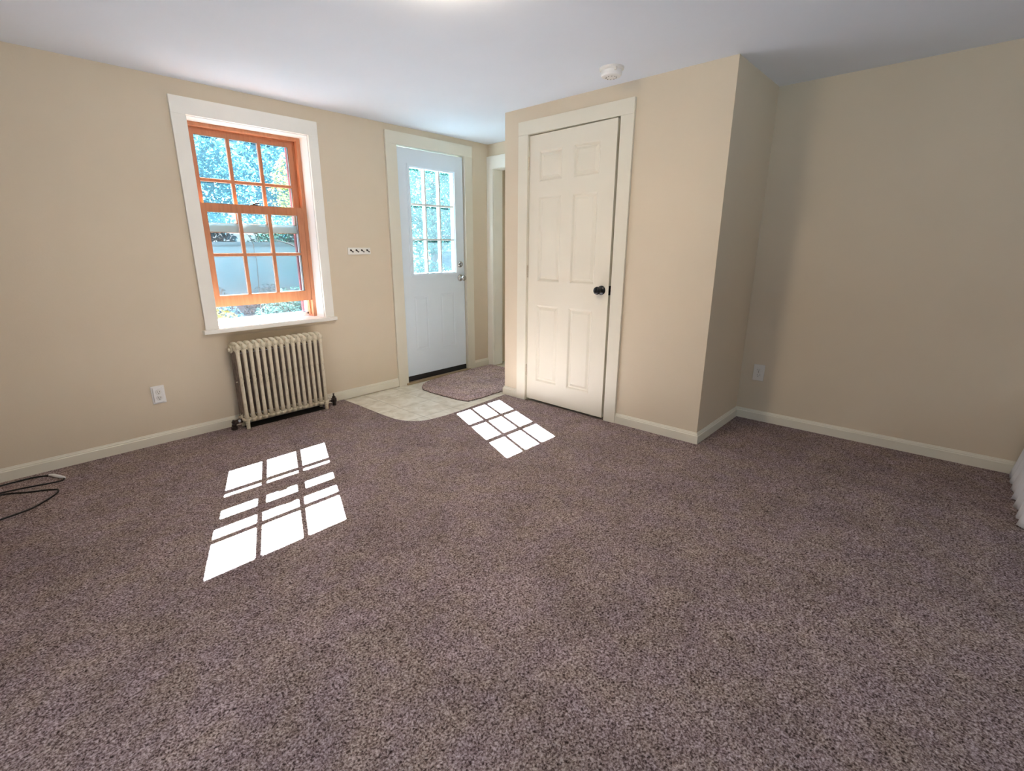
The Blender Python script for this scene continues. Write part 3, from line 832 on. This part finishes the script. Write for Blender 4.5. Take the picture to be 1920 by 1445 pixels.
# black cord on the carpet
cd = empty('power_cord', (0.0, -0.25, 0), label='thin black cord looped on the carpet by the front wall', cat='cord')
bm = bmesh.new()
tube(bm, smooth_path([(-0.5, -0.10, 0.0047), (-0.25, -0.095, 0.0047), (-0.091, -0.077, 0.0047), (0.0, -0.072, 0.0047), (0.060, -0.080, 0.0047), (0.110, -0.108, 0.006)], 6), 0.0042, 8)
tube(bm, smooth_path([(0.160, -0.212, 0.006), (0.152, -0.236, 0.0047), (0.118, -0.238, 0.0047), (0.03, -0.215, 0.0047), (-0.1, -0.19, 0.0047), (-0.4, -0.165, 0.0047), (-0.5, -0.17, 0.0047), (-0.5, -0.19, 0.0047), (-0.3, -0.20, 0.0047), (-0.097, -0.22, 0.0047), (0.001, -0.283, 0.0047), (0.085, -0.332, 0.0047), (0.118, -0.372, 0.0047), (0.093, -0.434, 0.0047), (0.004, -0.523, 0.0047), (-0.111, -0.559, 0.0047), (-0.4, -0.62, 0.0047)], 6), 0.0042, 8)
link('cable', bm, M_cord, cd, smooth=True)
bm = bmesh.new()
tube(bm, [(0.108, -0.107, 0.008), (0.122, -0.130, 0.009), (0.150, -0.190, 0.009), (0.163, -0.216, 0.008)], [0.006, 0.0095, 0.0095, 0.006], 10)
link('connector', bm, M_plate, cd, label='white connector')

# carpet remnant on the tile
MAT = [(3.80, -0.045), (3.54, -0.035), (3.23, -0.040), (2.994, -0.060), (2.87, -0.083), (2.785, -0.125), (2.725, -0.180), (2.673, -0.262), (2.661, -0.384), (2.664, -0.544), (2.675, -0.701), (2.690, -0.790), (2.712, -0.826), (2.84, -0.838), (2.998, -0.831), (3.40, -0.828), (3.80, -0.826)]
mt = empty('entry_mat', (3.2, -0.4, -0.008), label='cut piece of brown carpet lying on the tile before the entry door', cat='mat')
bm = bmesh.new(); prism(bm, MAT, -0.003, 0.004)
link('pile', bm, M_matpile, mt)
bm = bmesh.new(); prism(bm, [(3.2 + (x - 3.2) * 1.004, -0.43 + (y + 0.43) * 1.006) for x, y in MAT if x < 3.9], -0.008, -0.003)
link('backing', bm, M_bind, mt)

# bed with a white spread at the far right edge
bed = empty('bed', (3.45, -4.9, 0), label='low bed whose white-covered corner shows by the alcove wall', cat='bed')
boxes('mattress', [(3.12, 3.80, -6.0, -4.16, 0.26, 0.47)], M_matt, bed, bevel=0.03)
boxes('frame', [(3.13, 3.79, -5.98, -4.18, 0.18, 0.26)], M_bedwood, bed)
for x in (3.15, 3.73):
    for y in (-5.9, -4.26): boxes('leg', [(x, x + 0.05, y, y + 0.05, 0, 0.18)], M_bedwood, bed)
bm = bmesh.new()
# spread: top sheet plus a skirt that flares and ripples to the floor
top = []; n = 0
per = []   # perimeter from the wall along the foot, round the corner and up the room side
for k in range(41): per.append((3.805 - (3.805 - 3.10) * k / 40, -4.15, 0, 1))
for k in range(1, 9):
    a = math.pi / 2 * k / 8
    per.append((3.10 - 0.0 - 0.03 * math.sin(a), -4.18 + 0.03 * math.cos(a), -math.sin(a), math.cos(a)))
for k in range(1, 81): per.append((3.07, -4.18 - 1.83 * k / 80, -1, 0))
rows_ = []
for j in range(13):
    t = j / 12
    z = 0.478 * (1 - t) + 0.004
    row = []
    for i, (x, y, nx, ny) in enumerate(per):
        rip = 0.012 * math.sin(i * 0.95) * t + 0.006 * math.sin(i * 2.3 + 1) * t
        off = 0.012 + 0.050 * t ** 1.3 + rip
        row.append(bm.verts.new((min(x + nx * off, XR - 0.016), y + ny * off, z + 0.003 * math.sin(i * 1.7) * t)))
    rows_.append(row)
for a, b_ in zip(rows_, rows_[1:]):
    for i in range(len(per) - 1): bm.faces.new([a[i], a[i + 1], b_[i + 1], b_[i]])
c1 = bm.verts.new((3.805, -6.01, 0.482))
bm.faces.new(rows_[0] + [c1])
sp = link('bedspread', bm, M_cloth, None, smooth=True, label='white cloth spread hanging from the bed to the carpet', cat='bedspread')
md = sp.modifiers.new('solid', 'SOLIDIFY'); md.thickness = 0.004; md.offset = 1

# ------------------------------------------------------------------ outside
def ground_z(x, y):
    return -0.35 + 0.0 * x + (0.05 * max(0.0, y - 6.0)) + 0.04 * mnoise.noise(Vector((x * 0.5, y * 0.5, 0)))


bm = bmesh.new()
nx_, ny_ = 40, 36
gv = [[bm.verts.new((-14 + 42 * i / nx_, 0.35 + 28 * j / ny_, ground_z(-14 + 42 * i / nx_, 0.35 + 28 * j / ny_))) for j in range(ny_ + 1)] for i in range(nx_ + 1)]
for i in range(nx_):
    for j in range(ny_): bm.faces.new([gv[i][j], gv[i + 1][j], gv[i + 1][j + 1], gv[i][j + 1]])
link('ground', bm, M_ground, None, label='shaded leafy ground outside the window', cat='ground', kind='structure')
boxes('ground_house_side', [(-30, 30, -40, 0.35, -0.6, -0.36)], M_ground, label='ground around and under the house', cat='ground', kind='structure')


def foliage(name, m, clumps, leaf, n, parent, seed):
    """loose leaves filling ellipsoid clumps (cx,cy,cz,rx,ry,rz)"""
    rnd = random.Random(seed)
    vol = [c[3] * c[4] * c[5] for c in clumps]; tot = sum(vol)
    V, Fc = [], []
    for c, v in zip(clumps, vol):
        for _ in range(int(n * v / tot)):
            while True:
                p = Vector((rnd.uniform(-1, 1), rnd.uniform(-1, 1), rnd.uniform(-1, 1)))
                if 0.15 < p.length < 1: break
            P = Vector((c[0] + p.x * c[3], c[1] + p.y * c[4], c[2] + p.z * c[5]))
            a = Vector((rnd.gauss(0, 1), rnd.gauss(0, 1), rnd.gauss(0, 0.6))).normalized()
            b_ = a.cross(Vector((rnd.gauss(0, 1), rnd.gauss(0, 1), rnd.gauss(0, 1)))).normalized()
            s = leaf * rnd.uniform(0.6, 1.3); k = len(V)
            V += [P - a * s, P + b_ * s * 0.42, P + a * s, P - b_ * s * 0.42]
            Fc.append((k, k + 1, k + 2, k + 3))
    me = bpy.data.meshes.new(name); me.from_pydata([tuple(v) for v in V], [], Fc); me.materials.append(m)
    o = bpy.data.objects.new(name, me); COL.objects.link(o); o.parent = parent
    o.matrix_parent_inverse = Matrix.Translation(parent.location).inverted()
    return o


def trunk(parent, base, top, r, branches, seed):
    rnd = random.Random(seed); bm = bmesh.new()
    b0, t0 = Vector(base), Vector(top)
    path = [b0.lerp(t0, k / 6) + Vector((rnd.uniform(-.06, .06), rnd.uniform(-.06, .06), 0)) * (k > 0) for k in range(7)]
    tube(bm, path, [r * (1 - 0.11 * k) for k in range(7)], 10)
    for _ in range(branches):
        s = path[rnd.randint(2, 6)]
        d = Vector((rnd.uniform(-1, 1), rnd.uniform(-0.8, 0.8), rnd.uniform(-0.1, 0.8))).normalized() * rnd.uniform(0.7, 1.6)
        tube(bm, smooth_path([s, s + d * 0.5 + Vector((0, 0, 0.08)), s + d], 3), [r * 0.35 * (1 - 0.12 * k) for k in range(7)], 6)
    return link('trunk', bm, M_bark, parent, smooth=True)


def tree(x, y, h, clumps, m, leaf, n, label, seed, r=0.10, br=8):
    g = ground_z(x, y)
    t = empty('tree', (x, y, g), label=label, cat='tree', group='trees beyond the house')
    trunk(t, (x, y, g - 0.05), (x + 0.1, y + 0.1, g + h * 0.8), r, br, seed)
    foliage('crown', m, [(x + a, y + b_, g + c, d, e, f) for a, b_, c, d, e, f in clumps], leaf, n, t, seed + 1)
    return t


tree(3.9, 9.9, 4.4, [(0, 0, 3.0, 1.6, 1.0, 1.3), (-1.0, 0.4, 2.4, 1.0, 0.8, 0.9)], M_leaf_blue, 0.075, 9000, 'blue-green tree filling the left panes of the orange window', 11)
tree(7.2, 10.2, 4.8, [(0, 0, 3.2, 1.5, 1.0, 1.4), (0.6, -0.5, 2.2, 1.0, 0.8, 1.0)], M_leaf_blue, 0.07, 9000, 'blue-green tree behind the middle panes of the orange window', 21)
tree(5.1, 6.4, 3.6, [(0.05, 0, 2.7, 0.75, 0.6, 0.85), (0.35, 0.1, 1.85, 0.45, 0.4, 0.6)], M_leaf_yel, 0.045, 3600, 'yellow-green tree showing in the upper right panes of the orange window', 31, r=0.05, br=6)
tree(8.4, 6.4, 4.6, [(0, 0, 2.9, 1.1, 0.9, 1.5), (-0.7, 0, 2.0, 0.8, 0.7, 0.9)], M_leaf_green, 0.06, 6500, 'bare-branched green tree seen through the entry door glass', 41, br=16)
tree(10.9, 8.0, 5.2, [(0, 0, 3.2, 1.7, 1.0, 1.7)], M_leaf_blue, 0.085, 7000, 'dark tree behind the right panes of the entry door', 51)
tree(8.2, 12.6, 5.6, [(0, 0, 3.4, 2.6, 1.2, 2.2)], M_leaf_blue, 0.11, 8000, 'distant tree between the window view and the door view', 61)
tree(14.5, 12.0, 5.6, [(0, 0, 3.4, 2.6, 1.2, 2.2)], M_leaf_green, 0.11, 7000, 'distant tree at the far side of the door view', 71)


def shrub(x, y, rx, ry, h, m, leaf, n, label, seed):
    g = ground_z(x, y)
    s = empty('shrub', (x, y, g), label=label, cat='shrub', group='shrubs below the window')
    bm = bmesh.new(); rnd = random.Random(seed)
    for _ in range(9):
        a = rnd.uniform(0, 6.28)
        tube(bm, [(x, y, g - 0.02), (x + 0.3 * rx * math.cos(a), y + 0.3 * ry * math.sin(a), g + h * 0.5), (x + 0.75 * rx * math.cos(a), y + 0.7 * ry * math.sin(a), g + h * 0.9)], [0.014, 0.010, 0.005], 6)
    link('stem', bm, M_bark, s)
    foliage('leaves', m, [(x, y, g + h * 0.5, rx, ry, h * 0.52)], leaf, n, s, seed + 1)


shrub(3.95, 4.75, 0.75, 0.45, 0.95, M_leaf_green, 0.045, 2600, 'leafy green shrub under the right side of the window', 81)
shrub(2.15, 3.3, 0.40, 0.35, 0.85, M_leaf_yel, 0.035, 1300, 'bright small shrub at the lower left of the window gap', 91)
shrub(2.9, 5.6, 0.40, 0.35, 0.70, M_leaf_blue, 0.040, 2000, 'low grey-green shrub in the middle of the window gap', 101)
shrub(6.9, 4.9, 0.9, 0.5, 1.35, M_leaf_green, 0.050, 3600, 'round green shrub seen low through the entry door glass', 111)
shrub(9.0, 4.6, 0.8, 0.5, 1.25, M_leaf_blue, 0.050, 2600, 'blue-green shrub low at the right of the entry door glass', 121)


shrub(3.6, 7.75, 0.60, 0.35, 2.3, M_leaf_blue, 0.055, 3000, 'dark shrub showing over the garden wall in the lower left pane', 131)
shrub(4.9, 7.75, 0.60, 0.35, 2.25, M_leaf_green, 0.055, 3000, 'green shrub showing over the middle of the garden wall', 141)
shrub(6.2, 7.75, 0.60, 0.35, 2.3, M_leaf_green, 0.055, 3000, 'green shrub showing over the far end of the garden wall', 151)
shrub(2.95, 6.35, 0.45, 0.30, 1.0, M_leaf_blue, 0.040, 1800, 'low shrub at the near foot of the garden wall', 161)
shrub(4.1, 6.35, 0.55, 0.30, 0.9, M_leaf_blue, 0.040, 1800, 'low shrub at the middle foot of the garden wall', 171)
shrub(5.2, 5.6, 0.35, 0.30, 1.9, M_leaf_green, 0.035, 1500, 'slim green shrub standing before the garden wall', 181)


def stone(x, y, r, label, seed):
    bm = bmesh.new(); bmesh.ops.create_icosphere(bm, subdivisions=3, radius=1)
    for v in bm.verts:
        d = 1 + 0.25 * mnoise.noise(v.co * 1.4 + Vector((seed, 0, 0)))
        v.co = Vector((v.co.x * r * d, v.co.y * r * 0.8 * d, v.co.z * r * 0.6 * d))
    o = link('garden_stone', bm, M_stone, None, smooth=True, label=label, cat='stone', group='garden stones')
    o.location = (x, y, ground_z(x, y) + r * 0.35)


stone(2.55, 4.0, 0.28, 'grey mauve stone beside the bright small shrub', 1)
stone(3.65, 4.2, 0.24, 'grey mauve stone before the leafy green shrub', 2)
stone(3.15, 3.7, 0.20, 'smallest grey stone in the middle of the window gap', 3)

# pale low wall across the garden
bm = bmesh.new(); box(bm, 2.6, 6.6, 7.0, 7.25, -0.45, 1.33); box(bm, 2.55, 6.65, 6.96, 7.29, 1.33, 1.39)
link('garden_wall', bm, M_pale, None, label='pale blue-grey rendered wall across the garden, seen through the lower sash', cat='garden wall')
# hillside closing the view
bm = bmesh.new()
hv = [[bm.verts.new((-16 + 50 * i / 30, 15.5 + 9 * j / 8 + 0.5 * math.sin(i), 0.0 + (5.2 + 0.6 * math.sin(i * 0.7)) * math.sin(math.pi / 2 * j / 8))) for j in range(9)] for i in range(31)]
for i in range(30):
    for j in range(8): bm.faces.new([hv[i][j], hv[i + 1][j], hv[i + 1][j + 1], hv[i][j + 1]])
M_hill = mat('blue_haze_wooded_hill', (0.010, 0.030, 0.040), 0.95, var=0.5, vscale=2.2, bump=0.8, bscale=6)
link('hill', bm, M_hill, None, label='blue wooded hillside behind the trees', cat='hill', kind='structure')
